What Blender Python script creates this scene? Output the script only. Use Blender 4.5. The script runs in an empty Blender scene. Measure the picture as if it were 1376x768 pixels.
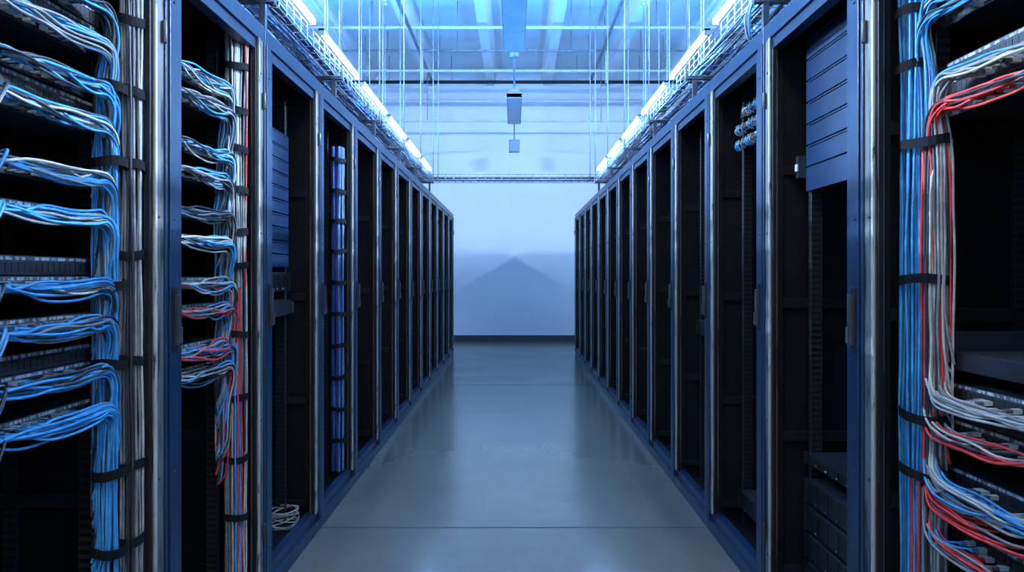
import bpy, bmesh, math, random
from mathutils import Vector
random.seed(7)
R=random.uniform
W=0.95; P=0.7325; Y0=1.87; CH=1.245; RH=2.185; RD=1.0
YW=12.85; CZ=5.1
sc=bpy.context.scene
try:
    sc.view_settings.view_transform='Standard'
    sc.view_settings.look='None'
    sc.view_settings.exposure=0.14
except Exception: pass

# ---------------------------------------------------------------- materials
def nodes(name):
    m=bpy.data.materials.new(name); m.use_nodes=True
    nt=m.node_tree; b=nt.nodes['Principled BSDF']
    return m,nt,b
def mixrgb(nt,fac,a,b_):
    n=nt.nodes.new('ShaderNodeMix'); n.data_type='RGBA'
    def put(sock,v):
        if isinstance(v,(tuple,list)): sock.default_value=(*v[:3],1)
        elif isinstance(v,(int,float)): sock.default_value=v
        else: nt.links.new(v,sock)
    put(n.inputs[0],fac); put(n.inputs[6],a); put(n.inputs[7],b_)
    return n.outputs[2]
def noise(nt,scale,detail=4,stretch=(1,1,1),rough=0.55):
    tc=nt.nodes.new('ShaderNodeTexCoord'); mp=nt.nodes.new('ShaderNodeMapping')
    mp.inputs['Scale'].default_value=stretch
    nt.links.new(tc.outputs['Object'],mp.inputs[0])
    n=nt.nodes.new('ShaderNodeTexNoise'); n.inputs['Scale'].default_value=scale
    n.inputs['Detail'].default_value=detail; n.inputs['Roughness'].default_value=rough
    nt.links.new(mp.outputs[0],n.inputs['Vector'])
    return n.outputs[0]
def ramp(nt,inp,p0,p1,v0=0.0,v1=1.0):
    n=nt.nodes.new('ShaderNodeMapRange'); nt.links.new(inp,n.inputs[0])
    n.inputs[1].default_value=p0; n.inputs[2].default_value=p1
    n.inputs[3].default_value=v0; n.inputs[4].default_value=v1
    return n.outputs[0]
def mat(name,c1,c2=None,scale=8,p=(0.4,0.6),rough=0.5,metal=0.0,stretch=(1,1,1),bump=0,spec=0.5):
    m,nt,b=nodes(name)
    c2=c2 or tuple(x*0.8 for x in c1)
    f=ramp(nt,noise(nt,scale,5,stretch),p[0],p[1])
    nt.links.new(mixrgb(nt,f,c1,c2),b.inputs['Base Color'])
    b.inputs['Roughness'].default_value=rough; b.inputs['Metallic'].default_value=metal
    b.inputs['Specular IOR Level'].default_value=spec
    if bump:
        bp=nt.nodes.new('ShaderNodeBump'); bp.inputs['Strength'].default_value=bump
        nt.links.new(noise(nt,scale*3,4),bp.inputs['Height']); nt.links.new(bp.outputs[0],b.inputs['Normal'])
    return m
def emis(name,col,st):
    m,nt,b=nodes(name)
    b.inputs['Base Color'].default_value=(*col,1)
    b.inputs['Emission Color'].default_value=(*col,1); b.inputs['Emission Strength'].default_value=st
    return m

M={}
M['navy']=mat('navy_painted_steel',(0.005,0.024,0.060),(0.004,0.017,0.043),5,rough=0.38)
def scuffed(name,base,wear,lo,hi,scale,stretch,rough):
    m,nt,b=nodes(name)
    f=ramp(nt,noise(nt,scale,8,stretch,0.7),lo,hi)
    f2=ramp(nt,noise(nt,3,3),0.4,0.65,0.75,1.15)
    c=mixrgb(nt,f,base,wear)
    mm=nt.nodes.new('ShaderNodeVectorMath'); mm.operation='SCALE'
    nt.links.new(c,mm.inputs[0]); nt.links.new(f2,mm.inputs['Scale'])
    nt.links.new(mm.outputs[0],b.inputs['Base Color'])
    b.inputs['Roughness'].default_value=rough
    return m
M['navyworn']=scuffed('navy_steel_with_scratches',(0.005,0.024,0.060),(0.22,0.24,0.28),0.66,0.71,14,(3,3,0.35),0.36)
M['gray']=scuffed('bare_scuffed_metal',(0.13,0.13,0.115),(0.012,0.015,0.02),0.52,0.60,9,(4,4,0.4),0.5)
M['pale']=scuffed('worn_pale_edge',(0.40,0.40,0.36),(0.04,0.04,0.04),0.54,0.62,12,(3,3,0.5),0.5)
M['black']=mat('black_steel',(0.004,0.004,0.005),(0.007,0.007,0.008),6,rough=0.5,spec=0.22)
M['black2']=mat('black_satin_steel',(0.010,0.011,0.013),(0.005,0.006,0.007),10,rough=0.42,spec=0.32)
M['dark']=mat('dark_equipment_steel',(0.019,0.023,0.030),(0.012,0.015,0.020),12,rough=0.4)
M['blank']=mat('blue_black_blanking_plate',(0.005,0.020,0.052),(0.004,0.015,0.039),6,rough=0.38)
M['label']=mat('label_strip_white',(0.42,0.44,0.46),(0.06,0.07,0.08),90,(0.45,0.55),rough=0.6,stretch=(0.3,1,0.3))
M['port']=mat('port_black',(0.004,0.004,0.004),rough=0.6)
M['strap']=mat('hook_loop_strap_black',(0.006,0.006,0.007),rough=0.9,bump=0.3,spec=0.2)
M['conn']=mat('connector_clear_plastic',(0.62,0.62,0.58),(0.45,0.45,0.42),30,rough=0.35)
M['handle']=mat('handle_gray_black',(0.04,0.042,0.045),(0.028,0.03,0.033),20,rough=0.35)
M['galv']=mat('galvanised_steel',(0.26,0.29,0.32),(0.18,0.21,0.24),20,rough=0.45,metal=0.4)
M['whitepipe']=mat('white_painted_pipe',(0.55,0.57,0.6),(0.45,0.47,0.5),6,rough=0.5)
M['fixture']=mat('fixture_gray_enamel',(0.14,0.18,0.22),(0.12,0.15,0.19),5,rough=0.45)
M['lens']=mat('fixture_lens_frosted',(0.20,0.26,0.32),(0.17,0.22,0.28),5,rough=0.3)
def railmat():
    m,nt,b=nodes('mounting_rail_black_with_holes')
    tc=nt.nodes.new('ShaderNodeTexCoord'); sp=nt.nodes.new('ShaderNodeSeparateXYZ')
    nt.links.new(tc.outputs['Object'],sp.inputs[0])
    md=nt.nodes.new('ShaderNodeMath'); md.operation='MODULO'; md.inputs[1].default_value=0.0222
    nt.links.new(sp.outputs[2],md.inputs[0])
    g=nt.nodes.new('ShaderNodeMath'); g.operation='GREATER_THAN'; g.inputs[1].default_value=0.0125
    nt.links.new(md.outputs[0],g.inputs[0])
    nt.links.new(mixrgb(nt,g.outputs[0],(0.020,0.021,0.024),(0.002,0.002,0.002)),b.inputs['Base Color'])
    b.inputs['Roughness'].default_value=0.42
    return m
M['rail']=railmat()
CAB={
 'blue':mat('cable_blue_pvc',(0.028,0.20,0.43),(0.05,0.28,0.54),25,rough=0.42),
 'navyblue':mat('cable_dark_blue_pvc',(0.02,0.055,0.26),(0.025,0.08,0.32),25,rough=0.42),
 'gray':mat('cable_gray_pvc',(0.24,0.24,0.225),(0.16,0.162,0.157),25,rough=0.5),
 'white':mat('cable_pale_pvc',(0.43,0.42,0.36),(0.33,0.32,0.28),25,rough=0.5),
 'dark':mat('cable_charcoal_pvc',(0.022,0.024,0.028),rough=0.45),
 'red':mat('cable_red_pvc',(0.68,0.04,0.03),(0.54,0.025,0.025),25,rough=0.42),
}
M['led']=emis('led_tube_blue_white',(0.26,0.53,1.0),145)
M['ledouter']=emis('led_tube_blue_white_wide',(0.46,0.66,1.0),3300)
M['lampwhite']=emis('lamp_diffuser_neutral',(1.0,0.89,0.70),26)

# ---------------------------------------------------------------- mesh builder
class MB:
    def __init__(s): s.v=[];s.f=[];s.m=[];s.mats=[];s.smooth=[]
    def mi(s,m):
        if m not in s.mats: s.mats.append(m)
        return s.mats.index(m)
    def box(s,x0,x1,y0,y1,z0,z1,m):
        if x0>x1:x0,x1=x1,x0
        if y0>y1:y0,y1=y1,y0
        b=len(s.v)
        s.v+=[(x0,y0,z0),(x1,y0,z0),(x1,y1,z0),(x0,y1,z0),(x0,y0,z1),(x1,y0,z1),(x1,y1,z1),(x0,y1,z1)]
        i=s.mi(m)
        for f in [(0,3,2,1),(4,5,6,7),(0,1,5,4),(1,2,6,5),(2,3,7,6),(3,0,4,7)]:
            s.f.append(tuple(b+k for k in f)); s.m.append(i); s.smooth.append(False)
    def tube(s,p0,p1,r,m,n=6):
        p0=Vector(p0);p1=Vector(p1); d=(p1-p0).normalized()
        a=d.orthogonal().normalized(); c=d.cross(a); b=len(s.v); i=s.mi(m)
        for p in (p0,p1):
            for k in range(n):
                t=2*math.pi*k/n+0.4
                s.v.append(tuple(p+a*(r*math.cos(t))+c*(r*math.sin(t))))
        for k in range(n):
            k2=(k+1)%n
            s.f.append((b+k,b+k2,b+n+k2,b+n+k)); s.m.append(i); s.smooth.append(n>5)
        s.f.append(tuple(b+k for k in reversed(range(n)))); s.m.append(i); s.smooth.append(False)
        s.f.append(tuple(b+n+k for k in range(n))); s.m.append(i); s.smooth.append(False)
    def ring(s,c,ru,rv,h,m,th=0.003,n=20):
        b=len(s.v); i=s.mi(m)
        for (dr,z) in ((0,-h/2),(0,h/2),(-th,h/2),(-th,-h/2)):
            for k in range(n):
                t=2*math.pi*k/n
                s.v.append((c[0]+(ru+dr)*math.cos(t),c[1]+(rv+dr)*math.sin(t),c[2]+z+0.004*math.cos(t*2+c[2]*9)))
        for q in range(4):
            q2=(q+1)%4
            for k in range(n):
                k2=(k+1)%n
                s.f.append((b+q*n+k,b+q*n+k2,b+q2*n+k2,b+q2*n+k)); s.m.append(i); s.smooth.append(False)
    def mesh(s,name):
        me=bpy.data.meshes.new(name); me.from_pydata(s.v,[],s.f)
        for m in s.mats: me.materials.append(M[m] if m in M else CAB[m])
        me.polygons.foreach_set('material_index',s.m); me.polygons.foreach_set('use_smooth',s.smooth)
        me.update(); return me
    def obj(s,name,parent=None,bevel=0):
        return addobj(name,s.mesh(name),parent,bevel)
def addobj(name,me,parent=None,bevel=0,loc=None):
    o=bpy.data.objects.new(name,me); sc.collection.objects.link(o)
    if loc: o.location=loc
    if parent: o.parent=parent
    if bevel:
        b=o.modifiers.new('bevel','BEVEL'); b.width=bevel; b.segments=2; b.limit_method='ANGLE'
    return o
def empty(name,loc=(0,0,0)):
    o=bpy.data.objects.new(name,None); o.empty_display_size=0.1; o.location=loc
    sc.collection.objects.link(o); return o

# ---------------------------------------------------------------- room
def floor_mat():
    m,nt,b=nodes('polished_concrete')
    n1=ramp(nt,noise(nt,0.8,6,(1,1,1),0.6),0.3,0.7)
    c=mixrgb(nt,n1,(0.135,0.115,0.086),(0.185,0.162,0.128))
    n2=ramp(nt,noise(nt,3.5,12,(1,1,1),0.8),0.30,0.80,0,0.5)
    c=mixrgb(nt,n2,c,(0.095,0.083,0.066))
    n4=ramp(nt,noise(nt,90,4),0.60,0.72,0,0.2)
    c=mixrgb(nt,n4,c,(0.26,0.24,0.21))
    tc=nt.nodes.new('ShaderNodeTexCoord'); sp=nt.nodes.new('ShaderNodeSeparateXYZ')
    nt.links.new(tc.outputs['Object'],sp.inputs[0])
    wob=ramp(nt,noise(nt,6,3),0,1,-0.004,0.004)
    ad=nt.nodes.new('ShaderNodeMath'); ad.operation='ADD'; nt.links.new(sp.outputs[1],ad.inputs[0]); nt.links.new(wob,ad.inputs[1])
    s=nt.nodes.new('ShaderNodeMath'); s.operation='ADD'; s.inputs[1].default_value=-3.36+4.36*4; nt.links.new(ad.outputs[0],s.inputs[0])
    md=nt.nodes.new('ShaderNodeMath'); md.operation='MODULO'; md.inputs[1].default_value=4.36; nt.links.new(s.outputs[0],md.inputs[0])
    lt=nt.nodes.new('ShaderNodeMath'); lt.operation='LESS_THAN'; lt.inputs[1].default_value=0.012; nt.links.new(md.outputs[0],lt.inputs[0])
    c=mixrgb(nt,lt.outputs[0],c,(0.012,0.011,0.010))
    nt.links.new(c,b.inputs['Base Color'])
    r1=ramp(nt,noise(nt,1.5,3),0.3,0.7,0.17,0.23)
    mx=nt.nodes.new('ShaderNodeMath'); mx.operation='MAXIMUM'; nt.links.new(r1,mx.inputs[0]); nt.links.new(lt.outputs[0],mx.inputs[1])
    nt.links.new(mx.outputs[0],b.inputs['Roughness'])
    b.inputs['Specular IOR Level'].default_value=0.8
    bp=nt.nodes.new('ShaderNodeBump'); bp.inputs['Strength'].default_value=0.02
    nt.links.new(noise(nt,18,3),bp.inputs['Height']); nt.links.new(bp.outputs[0],b.inputs['Normal'])
    return m
M['floor']=floor_mat()
M['wall']=mat('painted_white_wall',(0.68,0.68,0.68),(0.65,0.65,0.65),1.2,rough=0.6,bump=0.02)
M['ceil']=mat('painted_white_ceiling',(0.66,0.68,0.70),(0.58,0.60,0.62),0.8,rough=0.6)
M['base']=mat('baseboard_dark_vinyl',(0.03,0.033,0.04),rough=0.5)
XW=5.0; YB=-4.0
def slab(name,x0,x1,y0,y1,z0,z1,m):
    b=MB(); b.box(x0,x1,y0,y1,z0,z1,m); return b.obj(name)
slab('floor',-XW,XW,YB,YW,-0.1,0,'floor')
slab('ceiling',-XW,XW,YB,YW,CZ,CZ+0.1,'ceil')
slab('wall_back',-XW,XW,YW,YW+0.1,-0.1,CZ+0.1,'wall')
slab('wall_front',-XW,XW,YB-0.1,YB,-0.1,CZ+0.1,'wall')
slab('wall_left',-XW-0.1,-XW,YB-0.1,YW+0.1,-0.1,CZ+0.1,'wall')
slab('wall_right',XW,XW+0.1,YB-0.1,YW+0.1,-0.1,CZ+0.1,'wall')
b=MB(); b.box(-XW,XW,YW-0.015,YW,0,0.11,'base'); b.box(-XW,XW,YW-0.02,YW,0.0,0.012,'base'); b.obj('baseboard_back')
for x in (-3.9,-2.7,-1.55,-0.45,0.62,1.7,2.8,3.9):
    b=MB(); zt=CZ; i=b.mi('ceil'); 
    vs=[(x-0.13,zt),(x+0.13,zt),(x+0.07,zt-0.30),(x-0.07,zt-0.30)]
    n=len(b.v)
    for y in (YB,YW):
        for (xx,zz) in vs: b.v.append((xx,y,zz))
    for k in range(4):
        k2=(k+1)%4; b.f.append((n+k,n+4+k,n+4+k2,n+k2)); b.m.append(i); b.smooth.append(False)
    b.f.append((n,n+1,n+2,n+3)); b.f.append((n+7,n+6,n+5,n+4)); b.m+=[i,i]; b.smooth+=[False,False]
    b.obj('ceiling_joist')

# ---------------------------------------------------------------- rack frames
def T(s,y0,u,v,z): return (s*(W+u),y0+v,z)
def rbox(b,s,u0,u1,v0,v1,z0,z1,m): b.box(s*(W+u0),s*(W+u1),v0,v1,z0,z1,m)
def frame_mesh(s):
    b=MB()
    rbox(b,s,0.0,0.05,0.002,P-0.002,0.0,0.055,'navy')
    rbox(b,s,0.012,0.05,0.002,P-0.002,0.055,0.105,'navy')
    rbox(b,s,0.05,RD,0.002,P-0.002,0.04,0.07,'black')
    rbox(b,s,0.93,RD,0.002,P-0.002,0.0,0.04,'black')
    rbox(b,s,0.03,RD,0.002,P-0.002,RH-0.03,RH-0.004,'black')
    rbox(b,s,0.0,0.05,0.002,P-0.002,RH-0.06,RH,'navyworn')
    rbox(b,s,0.010,0.05,0.002,P-0.002,RH-0.10,RH-0.06,'navy')
    # near stile: navy folded channel with raised door edge
    rbox(b,s,-0.006,0.035,0.004,0.050,0.055,RH-0.06,'navyworn')
    rbox(b,s,0.004,0.055,0.050,0.088,0.10,RH-0.10,'navy')
    rbox(b,s,0.035,0.05,0.004,0.050,0.1,RH-0.1,'black')
    # far stile: bare scuffed metal + pale worn edge
    rbox(b,s,0.0,0.03,P-0.064,P-0.020,0.10,RH-0.06,'gray')
    rbox(b,s,-0.006,0.012,P-0.020,P-0.008,0.055,RH-0.06,'navyworn')
    rbox(b,s,-0.004,0.003,P-0.068,P-0.058,0.10,RH-0.06,'pale')
    rbox(b,s,0.03,0.06,P-0.040,P-0.006,0.1,RH-0.1,'black')
    rbox(b,s,0.006,0.020,P-0.078,P-0.068,0.10,RH-0.1,'black2')
    # side panels and rear door
    rbox(b,s,0.05,RD-0.02,0.002,0.008,0.07,RH-0.03,'black')
    rbox(b,s,0.06,RD-0.02,P-0.008,P-0.002,0.07,RH-0.03,'black')
    rbox(b,s,RD-0.03,RD-0.01,0.03,P-0.03,0.07,RH-0.03,'black')
    for z in (0.55,1.1,1.65): rbox(b,s,RD-0.045,RD-0.03,0.03,P-0.03,z,z+0.05,'black2')
    for u in (0.128,0.80):
        for (va,vb,vc) in ((0.100,0.126,0.100),(P-0.126,P-0.100,P-0.104)):
            rbox(b,s,u,u+0.003,va,vb,0.07,RH-0.03,'rail')
            rbox(b,s,u+0.003,u+0.05,vc,vc+0.004,0.07,RH-0.03,'rail')
    for z in (0.12,0.62,1.12,1.62,2.07):
        for v in (0.01,P-0.035):
            rbox(b,s,0.06,0.93,v,v+0.022,z,z+0.035,'black2')
    rbox(b,s,0.40,0.43,P-0.03,P-0.009,0.07,RH-0.03,'rail')
    rbox(b,s,0.60,0.63,P-0.03,P-0.009,0.07,RH-0.03,'rail')
    # swing handle on the near stile + hinge knuckles on the far one
    rbox(b,s,-0.010,-0.004,0.014,0.040,1.03,1.21,'black2')
    rbox(b,s,-0.022,-0.010,0.018,0.036,1.05,1.19,'handle')
    rbox(b,s,-0.027,-0.020,0.020,0.034,1.055,1.10,'handle')
    for z in (0.28,1.9):
        b.tube((s*(W-0.008),P-0.03,z-0.03),(s*(W-0.008),P-0.03,z+0.03),0.007,'handle',8)
    for z in (0.2,0.7,1.4,2.0):
        b.tube((s*(W-0.004),P-0.045,z),(s*(W+0.004),P-0.045,z),0.005,'handle',8)
        b.tube((s*(W-0.010),0.026,z),(s*(W+0.0),0.026,z),0.004,'handle',8)
    return b.mesh('rack_frame')
FM={-1:frame_mesh(-1),1:frame_mesh(1)}
for s in (-1,1):
    for k in range(-2,12):
        e=empty('server_rack',(0,Y0+k*P,0))
        o=addobj('frame',FM[s],e,0.0015 if k<4 else 0)

def blanks(s,k,zs,h,name='blanking_panel_stack',m='blank',u=0.118):
    b=MB(); y0=Y0+k*P
    for z in zs:
        b.box(s*(W+u),s*(W+u+0.009),y0+0.105,y0+P-0.105,z,z+h-0.005,m)
        b.box(s*(W+u-0.004),s*(W+u),y0+0.13,y0+P-0.13,z+h-0.012,z+h-0.006,m)
    return b.obj(name,None,0.001)
def switch(s,k,z,depth=0.3,rows=1,name='network_switch',u=0.118,h=0.042):
    b=MB(); y0=Y0+k*P; va,vb=0.127,P-0.127
    b.box(s*(W+u),s*(W+u+depth),y0+va,y0+vb,z-h/2,z+h/2,'dark')
    b.box(s*(W+u+0.004),s*(W+u+0.008),y0+va-0.02,y0+vb+0.02,z-h/2,z+h/2,'dark')
    b.box(s*(W+u-0.0012),s*(W+u),y0+va+0.01,y0+vb-0.01,z+h/2-0.010,z+h/2-0.003,'label')
    for i in range(24):
        v=va+0.02+i*(vb-va-0.04)/23.0
        b.box(s*(W+u-0.001),s*(W+u),y0+v-0.0065,y0+v+0.0065,z-0.014,z+0.006,'port')
    return b.obj(name)
def server(s,k,z,h,name='rack_server',u=0.118):
    b=MB(); y0=Y0+k*P; va,vb=0.127,P-0.127
    b.box(s*(W+u),s*(W+u+0.6),y0+va,y0+vb,z,z+h-0.003,'dark')
    b.box(s*(W+u-0.012),s*(W+u),y0+va-0.02,y0+va,z,z+h-0.003,'black2')
    b.box(s*(W+u-0.012),s*(W+u),y0+vb,y0+vb+0.02,z,z+h-0.003,'black2')
    n=6
    for i in range(n):
        v0=va+0.01+i*(vb-va-0.02)/n
        b.box(s*(W+u-0.006),s*(W+u),y0+v0+0.003,y0+v0+(vb-va-0.02)/n-0.003,z+0.006,z+h-0.012,'black2')
        b.box(s*(W+u-0.008),s*(W+u-0.006),y0+v0+0.01,y0+v0+0.018,z+0.010,z+0.016,'label')
    return b.obj(name,None,0.001)

# ---------------------------------------------------------------- cables
class Bundle:
    def __init__(s,side,k): s.s=side;s.y0=Y0+k*P;s.c={};s.mb=MB()
    def add(s,col,pts,r=0.0032):
        s.c.setdefault((col,r),[]).append([T(s.s,s.y0,*p) for p in pts])
    def strap(s,u,v,z,ru,rv,h=0.024):
        s.mb.ring(T(s.s,s.y0,u,v,z),ru,rv,h,'strap')
    def conn(s,u,v,z,col='conn'):
        a=T(s.s,s.y0,u,v,z); ss=s.s
        s.mb.box(a[0],a[0]-ss*0.020,a[1]-0.0058,a[1]+0.0058,z-0.005,z+0.005,'conn')
        s.mb.box(a[0]-ss*0.020,a[0]-ss*0.036,a[1]-0.0045,a[1]+0.0045,z-0.004,z+0.004,col)
    def vertical(s,col,n,u,v,ru,rv,z0,z1,r=0.0032,wob=0.005):
        for i in range(n):
            t=R(0,6.28); q=math.sqrt(R(0.05,1)); du=ru*q*math.cos(t); dv=rv*q*math.sin(t)
            pts=[]; z=z1; ph=R(0,6.28)
            while z>z0:
                pts.append((u+du+R(-wob,wob)*0.6+0.003*math.sin(z*5+ph),v+dv+R(-wob,wob)*0.6+0.006*math.sin(z*4+ph),z)); z-=R(0.09,0.14)
            pts.append((u+du,v+dv,z0))
            s.add(col,pts,r)
    def finish(s,name='network_cable_bundle'):
        e=empty(name,(s.s*(W+0.08),s.y0+0.6,1.1)); off=Vector(e.location)
        for (col,r),lst in s.c.items():
            cu=bpy.data.curves.new('cables_'+col,'CURVE'); cu.dimensions='3D'
            cu.bevel_depth=r; cu.bevel_resolution=2; cu.resolution_u=3; cu.use_fill_caps=True
            for pts in lst:
                sp=cu.splines.new('NURBS'); sp.points.add(len(pts)-1)
                for j,p in enumerate(pts): sp.points[j].co=(*(Vector(p)-off),1)
                sp.use_endpoint_u=True; sp.order_u=4 if len(pts)>3 else 3; sp.resolution_u=3
            cu.materials.append(CAB[col])
            o=bpy.data.objects.new('cables_'+col,cu); sc.collection.objects.link(o); o.parent=e
        if s.mb.v:
            s.mb.v=[tuple(Vector(v)-off) for v in s.mb.v]
            s.mb.obj('straps_and_connectors',e)
        return e
def pick(ws):
    t=R(0,sum(w for _,w in ws))
    for c,w in ws:
        t-=w
        if t<=0: return c
    return ws[0][0]
def fan(B,h,n,ws,vb=0.60,ub=0.085,drop=(0.2,0.5),vmin=0.15,u0=0.118,bulge=0.045,r=0.0032,vsp=0.018,spread=0.022,mess=1.0,tie=None):
    """patch leads leave ports at height h, gather sideways and turn down into the column"""
    for i in range(n):
        v=R(vmin,vb-0.09); z=h+random.choice((-0.009,0.004)); col=pick(ws)
        a=R(0,6.28); q=math.sqrt(R(0,1))*spread; gz=q*math.sin(a); gu=q*math.cos(a)
        B.conn(u0,v,z,col)
        ug=u0-bulge-0.012+gu*0.8
        sag=R(0.002,0.018)*mess
        pts=[(u0-0.008,v,z),(u0-0.04,v+0.003,z),(ug+R(-.006,.006),v+0.035,z-0.004+R(-.006,.006))]
        vv=v+0.09
        while vv<vb-0.07:
            f=(vv-v)/(vb-v)
            pts.append((ug+R(-0.008,0.008),vv,h+gz-sag*math.sin(f*3.1)+R(-0.006,0.006)*mess)); vv+=R(0.06,0.1)
        o=R(-vsp,vsp); tz=R(0,0.02)
        pts+= [(ug,vb-0.045,h+gz+0.002),(ug,vb-0.008+o*0.6,h+gz-0.012),(ug+0.004,vb+0.012+o,h+gz-0.05-tz),
               (ub+gu,vb+0.012+o,h-0.12-tz)]
        z=h-0.20; end=h-0.2-R(*drop)
        while z>end:
            pts.append((ub+gu+R(-.004,.004),vb+0.005+o+R(-.004,.004),z)); z-=0.1
        pts.append((ub+0.02,vb+0.005+o,max(end,0.08)))
        B.add(col,pts,r)

# --- left near rack
k=-1
B=Bundle(-1,k)
rowsA=[(1.90,'g'),(1.81,'g'),(1.705,'b'),(1.615,'m'),(1.478,'b'),(1.385,'b'),(1.222,'m'),(1.13,'b'),(1.010,'m'),(0.915,'b')]
for z,t in rowsA:
    switch(-1,k,z,0.3)
    switch(-1,k,z+0.044,0.28) if t in 'gm' else None
    ws={'g':[('gray',4),('dark',5),('blue',2.5)],'b':[('blue',10),('gray',1.6),('dark',1.8),('white',0.6)],'m':[('blue',7),('dark',4),('gray',2),('white',0.8)]}[t]
    fan(B,z,30,ws,vb=0.580,ub=0.086,drop=(0.15,0.42),mess=1.0,spread=0.022)
    for i in range(3):
        v=R(0.19,0.23); c=pick(ws); zz=z+R(-0.01,0.01)
        B.add(c,[(0.11,v,zz),(0.07,v,zz+0.005),(0.045,v-0.02,zz+0.01),(0.035,v-0.05,zz-0.02),(0.04,v-0.07,zz-0.06),(0.05,v-0.09,zz-0.12),(0.09,0.07,zz-0.2)])
B.vertical('gray',26,0.052,0.646,0.026,0.030,0.08,2.12)
B.vertical('white',7,0.048,0.645,0.024,0.028,0.08,2.12)
B.vertical('dark',11,0.045,0.640,0.024,0.03,0.3,2.12)
B.vertical('blue',20,0.078,0.590,0.026,0.020,0.08,1.6)
for z in (1.90,1.717,1.528,1.296,1.025,0.753,0.56,0.3): B.strap(0.052,0.642,z,0.036,0.039)
for z in (1.717,1.528,1.22,1.02,0.745,0.55,0.3): B.strap(0.076,0.592,z,0.044,0.037)
B.finish()

# --- second left rack
k=0
B=Bundle(-1,k)
for j,z in enumerate((1.893,1.816,1.663,1.574,1.446,1.357,1.217,1.128,1.0,0.924)):
    switch(-1,k,z,0.3)
    ws=[('gray',4),('blue',4.5),('dark',3.5),('white',1.0)]
    if j>=6: ws=[('gray',3),('red',2.2),('white',1.6),('blue',2.5),('dark',2.5)]
    fan(B,z,25,ws,vb=0.565,ub=0.09,drop=(0.08,0.25),vmin=0.16,spread=0.028,mess=1.2)
B.vertical('gray',26,0.07,0.622,0.030,0.038,0.08,2.12)
B.vertical('white',9,0.057,0.62,0.028,0.038,0.08,2.12)
B.vertical('dark',4,0.047,0.62,0.024,0.035,0.6,2.12)
B.vertical('red',3,0.045,0.60,0.014,0.018,0.08,1.2)
B.vertical('blue',7,0.047,0.61,0.024,0.03,0.08,1.0)
B.vertical('blue',3,0.047,0.62,0.024,0.03,1.0,2.12)
B.vertical('red',1,0.04,0.63,0.01,0.01,1.2,2.12)
for z in (2.0,1.84,1.70,1.55,1.40,1.28,1.03,0.80,0.58,0.37): B.strap(0.065,0.620,z,0.042,0.048)
B.finish()

# --- third left rack
blanks(-1,1,[1.28+i*0.062 for i in range(10)],0.062)
server(-1,1,1.17,0.09); 
b=MB(); b.box(-(W+0.08),-(W+0.118),Y0+P+0.56,Y0+P+0.59,1.07,1.12,'handle'); b.box(-(W+0.10),-(W+0.30),Y0+P+0.127,Y0+P+P-0.127,1.06,1.13,'dark'); b.obj('rack_console_unit')
B=Bundle(-1,1)
for j in range(4):
    pts=[]; r=R(0.07,0.09); n=26
    for i in range(n):
        t=i/n*4*math.pi+j
        pts.append((0.12+r*math.cos(t)*0.8,0.56+r*0.9*math.sin(t),0.085+0.003*j+0.05*(1+math.sin(t*0.5+j))*0.7))
    pts+=[(0.2,0.6,0.35),(0.3,0.66,0.5)] if j==0 else []
    B.add('white' if j%2 else 'gray',pts,0.0028)
B.finish('slack_cable_coil')

# --- fourth left rack : blue / violet trunk
B=Bundle(-1,2)
B.vertical('navyblue',16,0.07,0.60,0.03,0.045,0.12,1.98,0.004)
B.vertical('blue',4,0.06,0.59,0.03,0.045,0.12,1.98,0.004)
B.vertical('gray',3,0.055,0.60,0.03,0.045,0.12,1.98,0.004)
for z in (1.9,1.72,1.55,1.38,1.2,1.02,0.84,0.66,0.48,0.3): B.strap(0.065,0.595,z,0.045,0.058)
B.finish()

# --- right near rack
k=-1; UR=0.150
B=Bundle(1,k)
for z in (2.03,1.94,1.895,1.76,1.715,1.665): switch(1,k,z,0.3,u=UR)
for z in (0.955,0.91,0.865,0.745,0.70,0.61): switch(1,k,z,0.3,u=UR)
fan(B,1.94,16,[('blue',6),('navyblue',2),('white',1)],vb=0.600,ub=0.115,drop=(0.3,0.9),u0=UR)
fan(B,1.89,10,[('blue',4),('dark',2),('gray',1)],vb=0.600,ub=0.115,drop=(0.2,0.5),u0=UR)
fan(B,1.72,20,[('gray',5),('white',3),('red',1.2),('blue',0.6)],vb=0.550,ub=0.110,drop=(0.4,0.7),u0=UR)
fan(B,1.66,18,[('red',5),('dark',5),('gray',2)],vb=0.558,ub=0.108,drop=(0.3,0.8),u0=UR)
def riser(B,h,n,ws,vb,ub,top,bulge=0.06,u0=0.118):
    """leads come down the column and swing across into the ports at height h"""
    for i in range(n):
        v=R(0.15,0.50); col=pick(ws); z=h+random.choice((-0.009,0.004))
        B.conn(u0,v,z,col)
        a=R(0,6.28); q=math.sqrt(R(0,1))*0.024; gu=q*math.cos(a); gz=q*math.sin(a); o=R(-0.018,0.018)
        pts=[(u0-0.008,v,z),(u0-0.04,v+0.004,z),(u0-bulge+gu,v+0.04,z-0.008)]
        vv=v+0.1
        while vv<vb-0.06: pts.append((u0-bulge+gu+R(-.006,.006),vv,h-0.012+gz+R(-.007,.007))); vv+=0.08
        pts+=[(u0-bulge+gu,vb-0.04,h-0.01+gz),(u0-bulge+gu,vb-0.01+o*.5,h+0.012+gz),(ub+gu,vb+0.012+o,h+0.05+gz)]
        zz=h+0.14
        while zz<top: pts.append((ub+gu+R(-.004,.004),vb+0.012+o+R(-.004,.004),zz)); zz+=0.11
        pts.append((ub+0.03,vb+0.01+o,top))
        B.add(col,pts,0.0032)
riser(B,0.945,24,[('gray',4),('white',4)],0.560,0.105,1.58,u0=UR)
riser(B,0.865,16,[('red',6),('white',2),('dark',1)],0.575,0.105,0.98,u0=UR)
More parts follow.
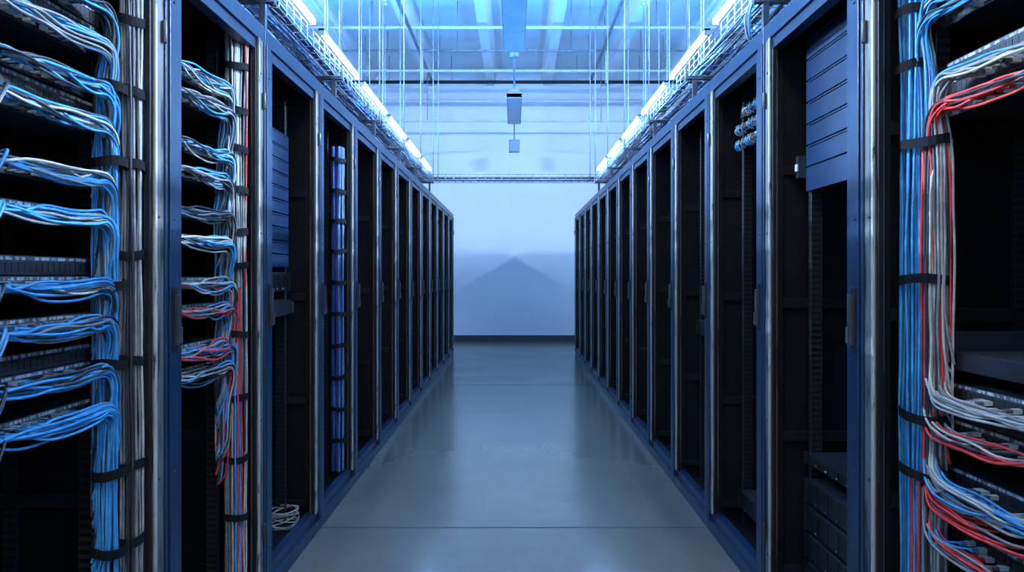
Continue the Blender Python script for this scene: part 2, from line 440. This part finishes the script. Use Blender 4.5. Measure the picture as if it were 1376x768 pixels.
riser(B,0.735,20,[('gray',4),('white',2),('blue',3)],0.565,0.105,0.9,u0=UR)
riser(B,0.69,14,[('red',6),('gray',1.2)],0.575,0.100,0.88,u0=UR)
riser(B,0.60,12,[('red',5),('gray',3),('blue',1)],0.575,0.105,0.75,u0=UR)
B.vertical('blue',32,0.098,0.655,0.032,0.036,0.08,2.12)
B.vertical('navyblue',5,0.120,0.655,0.032,0.034,0.08,2.12)
B.vertical('gray',18,0.110,0.578,0.026,0.026,0.5,1.585)
B.vertical('white',6,0.102,0.578,0.026,0.024,0.5,1.585)
B.vertical('red',2,0.080,0.590,0.008,0.008,0.75,1.585)
B.vertical('dark',6,0.10,0.580,0.02,0.024,0.3,1.58)
B.vertical('red',2,0.08,0.62,0.015,0.015,0.08,0.74)
B.vertical('gray',6,0.10,0.600,0.02,0.02,0.08,0.7)
for z in (1.93,1.787): B.strap(0.100,0.655,z,0.045,0.044)
for z in (1.58,1.233,0.885,0.74): B.strap(0.104,0.617,z,0.050,0.078)
B.finish()
# pull-out shelf
b=MB(); y0=Y0-P
b.box(W+0.15,W+0.65,y0+0.127,y0+P-0.13,1.045,1.050,'dark'); b.box(W+0.145,W+0.152,y0+0.127,y0+P-0.13,1.01,1.055,'dark')
b.box(W+0.15,W+0.6,y0+0.125,y0+0.13,1.0,1.10,'dark'); b.box(W+0.15,W+0.6,y0+P-0.13,y0+P-0.125,1.0,1.10,'dark')
b.obj('rack_shelf',None,0.001)

# --- second right rack
blanks(1,0,[1.64+i*0.078 for i in range(6)],0.078)
b=MB(); b.box(W+0.118,W+0.127,Y0+0.105,Y0+P-0.105,1.55,1.635,'blank'); b.obj('blanking_panel')
b=MB(); b.box(W+0.085,W+0.10,Y0+P-0.102,Y0+P-0.085,1.625,1.65,'conn'); b.box(W+0.09,W+0.125,Y0+P-0.104,Y0+P-0.08,1.60,1.68,'dark'); b.obj('door_sensor')
for i,h in enumerate((0.09,0.09,0.09,0.09,0.045)): server(1,0,0.12+[0,0.1,0.2,0.30,0.44][i],h)
# --- third right rack
B=Bundle(1,1)
for z in (2.0,1.93,1.86): switch(1,1,z,0.3)
for z in (2.0,1.93,1.86): 
    for i in range(8):
        v=R(0.3,0.58); B.conn(0.118,v,z,'gray')
        B.add(random.choice(['blue','gray','blue']),[(0.11,v,z),(0.09,v,z),(0.08,v+0.01,z-0.01),(0.085,v+0.02,z-0.03),(0.11,v+0.02,z-0.035)],0.003)
B.finish()
server(1,2,0.9,0.09); server(1,1,0.15,0.09); server(-1,3,1.1,0.09); server(1,4,1.5,0.18); server(-1,5,0.5,0.18); server(-1,6,1.3,0.18)

# ---------------------------------------------------------------- overhead trays
TX0,TX1,TZ0,TZ1=1.0,1.36,2.38,2.46
YE=8.5
for s in (-1,1):
    e=empty('wire_cable_tray',(s*1.18,4,2.4))
    b=MB(); g='galv'
    def L(p): return (p[0]-s*1.18,p[1]-4,p[2]-2.4)
    for x in [TX0+i*(TX1-TX0)/6 for i in range(7)]:
        b.tube(L((s*x,-2,TZ0)),L((s*x,YE,TZ0)),0.0028,g,4)
    for z in (TZ0+0.04,TZ1):
        for x in (TX0,TX1): b.tube(L((s*x,-2,z)),L((s*x,YE,z)),0.003,g,4)
    y=-2
    while y<YE:
        b.tube(L((s*TX0,y,TZ1)),L((s*TX0,y,TZ0)),0.0026,g,4); b.tube(L((s*TX1,y,TZ1)),L((s*TX1,y,TZ0)),0.0026,g,4)
        b.tube(L((s*TX0,y,TZ0)),L((s*TX1,y,TZ0)),0.0026,g,4); y+=0.1
    y=-1.6
    while y<YE:
        b.box(s*0.98-s*1.18,s*1.40-s*1.18,y-0.015-4,y+0.015-4,TZ0-0.022-2.4,TZ0-0.004-2.4,'dark')
        for x in (0.985,1.385): b.tube(L((s*x,y,TZ0-0.03)),L((s*x,y,CZ)),0.005,g,6)
        for x in (1.03,1.33):
            b.box(s*x-0.012-s*1.18,s*x+0.012-s*1.18,y-0.012-4,y+0.012-4,RH-0.003-2.4,TZ0-0.022-2.4,'dark')
        y+=1.1
    b.obj('basket',e)
    for col,n in (('navyblue',12),('blue',5),('white',2),('dark',18),('gray',4)):
        cu=bpy.data.curves.new('tray_cables_'+col,'CURVE'); cu.dimensions='3D'; cu.bevel_depth=0.0055; cu.bevel_resolution=1
        for i in range(n):
            x=R(TX0+0.02,TX1-0.03); z=R(TZ0+0.012,TZ1-0.01); ph=R(0,6); y=-2; pts=[]
            while y<YE-0.1:
                xx=min(max(x+0.03*math.sin(y*1.3+ph)+R(-.015,.015),TX0+0.012),TX1-0.012)
                pts.append(L((s*xx,y,z+R(-.012,.016)))); y+=0.28
            sp=cu.splines.new('NURBS'); sp.points.add(len(pts)-1); sp.use_endpoint_u=True; sp.order_u=4; sp.resolution_u=3
            for j,p in enumerate(pts): sp.points[j].co=(*p,1)
        cu.materials.append(CAB[col]); o=bpy.data.objects.new('tray_cables_'+col,cu); sc.collection.objects.link(o); o.parent=e
B=Bundle(1,1)
for i in range(9):
    B.add(random.choice(['blue','dark','gray','dark','navyblue']),[(0.12,0.2,2.42),(0.08,0.22+R(-.03,.03),2.44),(0.04,0.26+R(-.04,.04),2.40),(0.03,0.3+R(-.03,.03),2.30),(0.07,0.33,2.22),(0.12,0.35,2.19)],0.005)
B.finish('cable_drop')
b=MB(); ya,yb=8.55,8.85
for y in (ya,yb):
    for z in (2.44,2.47,2.50): b.tube((-1.38,y,z),(1.38,y,z),0.005,'galv',6)
x=-1.36
while x<1.37:
    b.tube((x,ya,2.44),(x,yb,2.44),0.004,'galv',4)
    for y in (ya,yb): b.tube((x,y,2.44),(x,y,2.50),0.004,'galv',4)
    x+=0.1
for x in (-0.95,0.95): b.tube((x,ya-0.01,2.43),(x,ya-0.01,CZ),0.005,'galv',6)
for i in range(9): 
    y=R(ya+.04,yb-.04); z=2.452+0.011*(i%3)
    b.tube((-1.3,y,z),(1.3,y+R(-.03,.03),z),0.007,random.choice(['navyblue','dark','dark']),6)
b.obj('cross_cable_tray')

# LED tubes on the tray lip
def led(x,y0,l,z,m='led',w=0.016):
    b=MB()
    b.box(x-w,x+w,y0,y0+l,z+0.010,z+0.020,'fixture')
    b.tube((x,y0+0.01,z-0.002),(x,y0+l-0.01,z-0.002),0.009,m,8)
    for y in (y0,y0+l-0.012): b.box(x-0.014,x+0.014,y,y+0.012,z-0.014,z+0.02,'fixture')
    b.obj('led_tube_light')
for s in (-1,1):
    for i in range(10):
        led(s*0.976,-1.2+i*0.93,0.80,2.47)
# outer LED battens over the neighbouring aisles
for s in (-1,1):
    for i in range(2):
        b=MB(); x=s*3.6; y=1.9+i*1.3
        b.box(x-0.12,x+0.12,y,y+1.2,3.88,3.90,'fixture'); b.tube((x,y+0.02,3.85),(x,y+1.18,3.85),0.02,'ledouter',8)
        for yy in (y+0.2,y+1.0): b.tube((x,yy,3.90),(x,yy,CZ),0.004,'galv',6)
        b.obj('led_batten_light')
# added blue fill lights with made-up housings, placed to wash the ceiling
for s in (-1,1):
    for i in range(7):
        y=0.2+i*1.3; x=s*1.6
        b=MB(); b.box(x-0.05,x+0.05,y-0.5,y+0.5,2.52,2.55,'fixture'); b.box(x-0.05,x-0.044,y-0.5,y+0.5,2.55,2.575,'fixture'); b.box(x+0.044,x+0.05,y-0.5,y+0.5,2.55,2.575,'fixture')
        for yy in (y-0.45,y+0.45): b.tube((x,yy,2.55),(x,yy,CZ),0.004,'galv',6)
        o=b.obj('added_blue_uplight')
        l=bpy.data.lights.new('lamp','AREA'); l.shape='RECTANGLE'; l.size=0.08; l.size_y=0.95; l.energy=(50 if i<4 else 120); l.color=(0.04,0.34,1.0)
        lo=bpy.data.objects.new('lamp',l); sc.collection.objects.link(lo); lo.parent=o
        lo.location=(x,y,2.57); lo.rotation_euler=(math.pi,0,0)

# ---------------------------------------------------------------- ceiling services
def pipe(name,p0,p1,r,m='whitepipe',drops=()):
    b=MB(); b.tube(p0,p1,r,m,10)
    for (x,y,z) in drops: b.tube((x,y,z),(x,y,CZ),0.006,'galv',6)
    b.obj(name)
pipe('conduit_pipe',(-XW,12.0,4.63),(XW,12.0,4.63),0.030,'black2',[(x,12.0,4.63) for x in (-3.2,-2.2,-1.1,1.1,2.2,3.2)])
pipe('conduit_pipe',(-XW,12.5,4.42),(XW,12.5,4.42),0.03,'whitepipe',[(x,12.5,4.42) for x in (-2.8,-1.4,1.4,2.8)])
pipe('conduit_pipe',(-XW,9.6,4.72),(XW,9.6,4.72),0.024,'whitepipe',[(x,9.6,4.72) for x in (-2,-0.8,0.8,2)])
pipe('conduit_pipe',(-XW,10.8,4.79),(XW,10.8,4.79),0.018,'galv',[(x,10.8,4.79) for x in (-2,-0.9,0.9,2)])
pipe('conduit_pipe',(-XW,11.0,4.53),(XW,11.0,4.53),0.022,'whitepipe',[(x,11.0,4.55) for x in (-2.4,-1.2,1.2,2.4)])
pipe('conduit_pipe',(-XW,11.8,3.9),(XW,11.8,3.9),0.018,'whitepipe',[(x,11.8,3.9) for x in (-3,-1.5,1.5,3)])
pipe('sprinkler_pipe',(-1.45,YB,4.66),(-1.45,12.2,4.66),0.024,'galv',[(-1.45,y,4.66) for y in (6.2,8.2,10.2,12)])
pipe('sprinkler_pipe',(1.35,YB,4.66),(1.35,12.2,4.66),0.024,'galv',[(1.35,y,4.66) for y in (6.2,8.2,10.2,12)])
for s in (-1,1):
    for y in (7.4,10.4):
        b=MB(); x=s*1.4
        b.tube((x,y,4.66),(x,y,4.2),0.012,'whitepipe',8); b.tube((x,y,4.2),(x,y,4.16),0.02,'galv',8); b.obj('sprinkler_head')

def fixture(y0,y1,z,w,lit=False,hang=True):
    b=MB(); x=0.0
    b.box(x-w*0.5,x+w*0.5,y0,y1,z,z+0.05,'fixture')
    b.box(x-w*0.32,x+w*0.32,y0+0.01,y1-0.01,z+0.05,z+0.10,'fixture')
    b.box(x-w*0.44,x+w*0.44,y0+0.02,y1-0.02,z-0.008,z+0.0,'lampwhite' if lit else 'lens')
    b.box(x-w*0.5,x+w*0.5,y1-0.012,y1,z-0.012,z+0.05,'fixture'); b.box(x-w*0.5,x+w*0.5,y0,y0+0.012,z-0.012,z+0.05,'fixture')
    for y in (y0+0.15,y1-0.15): b.tube((x,y,z+0.1),(x,y,CZ),0.006,'galv',6)
    b.obj('linear_ceiling_light',None,0.003)
fixture(5.35,6.7,3.44,0.21); fixture(8.45,9.9,3.44,0.19)
b=MB(); b.box(-0.09,0.09,11.4,11.5,3.30,3.50,'fixture'); b.box(-0.075,0.075,11.395,11.4,3.315,3.485,'lens'); b.tube((0,11.45,3.5),(0,11.45,CZ),0.012,'galv',8); b.obj('emergency_light')
b=MB(); b.tube((0,5.5,3.62),(0,11.4,3.62),0.012,'galv',8); 
for y in (5.6,7.6,10.6): b.tube((0,y,3.62),(0,y,CZ),0.008,'galv',6)
b.tube((0,7.4,3.75),(0,7.4,3.60),0.05,'fixture',10)
b.obj('lighting_conduit')
fixture(-1.9,-0.6,3.44,0.3,True); fixture(-0.1,1.2,3.44,0.3,True)

# ---------------------------------------------------------------- world + camera
w=bpy.data.worlds.new('World'); sc.world=w; w.use_nodes=True
w.node_tree.nodes['Background'].inputs[0].default_value=(0.1,0.2,0.4,1); w.node_tree.nodes['Background'].inputs[1].default_value=0.05
cd=bpy.data.cameras.new('camera'); cam=bpy.data.objects.new('camera',cd); sc.collection.objects.link(cam)
cd.lens=24; cd.sensor_width=36; cd.clip_start=0.05
cam.location=(0,0,CH); cam.rotation_euler=(math.radians(90),0,0)
cd.shift_y=-15/1376; cd.shift_x=-3/1376
sc.camera=cam
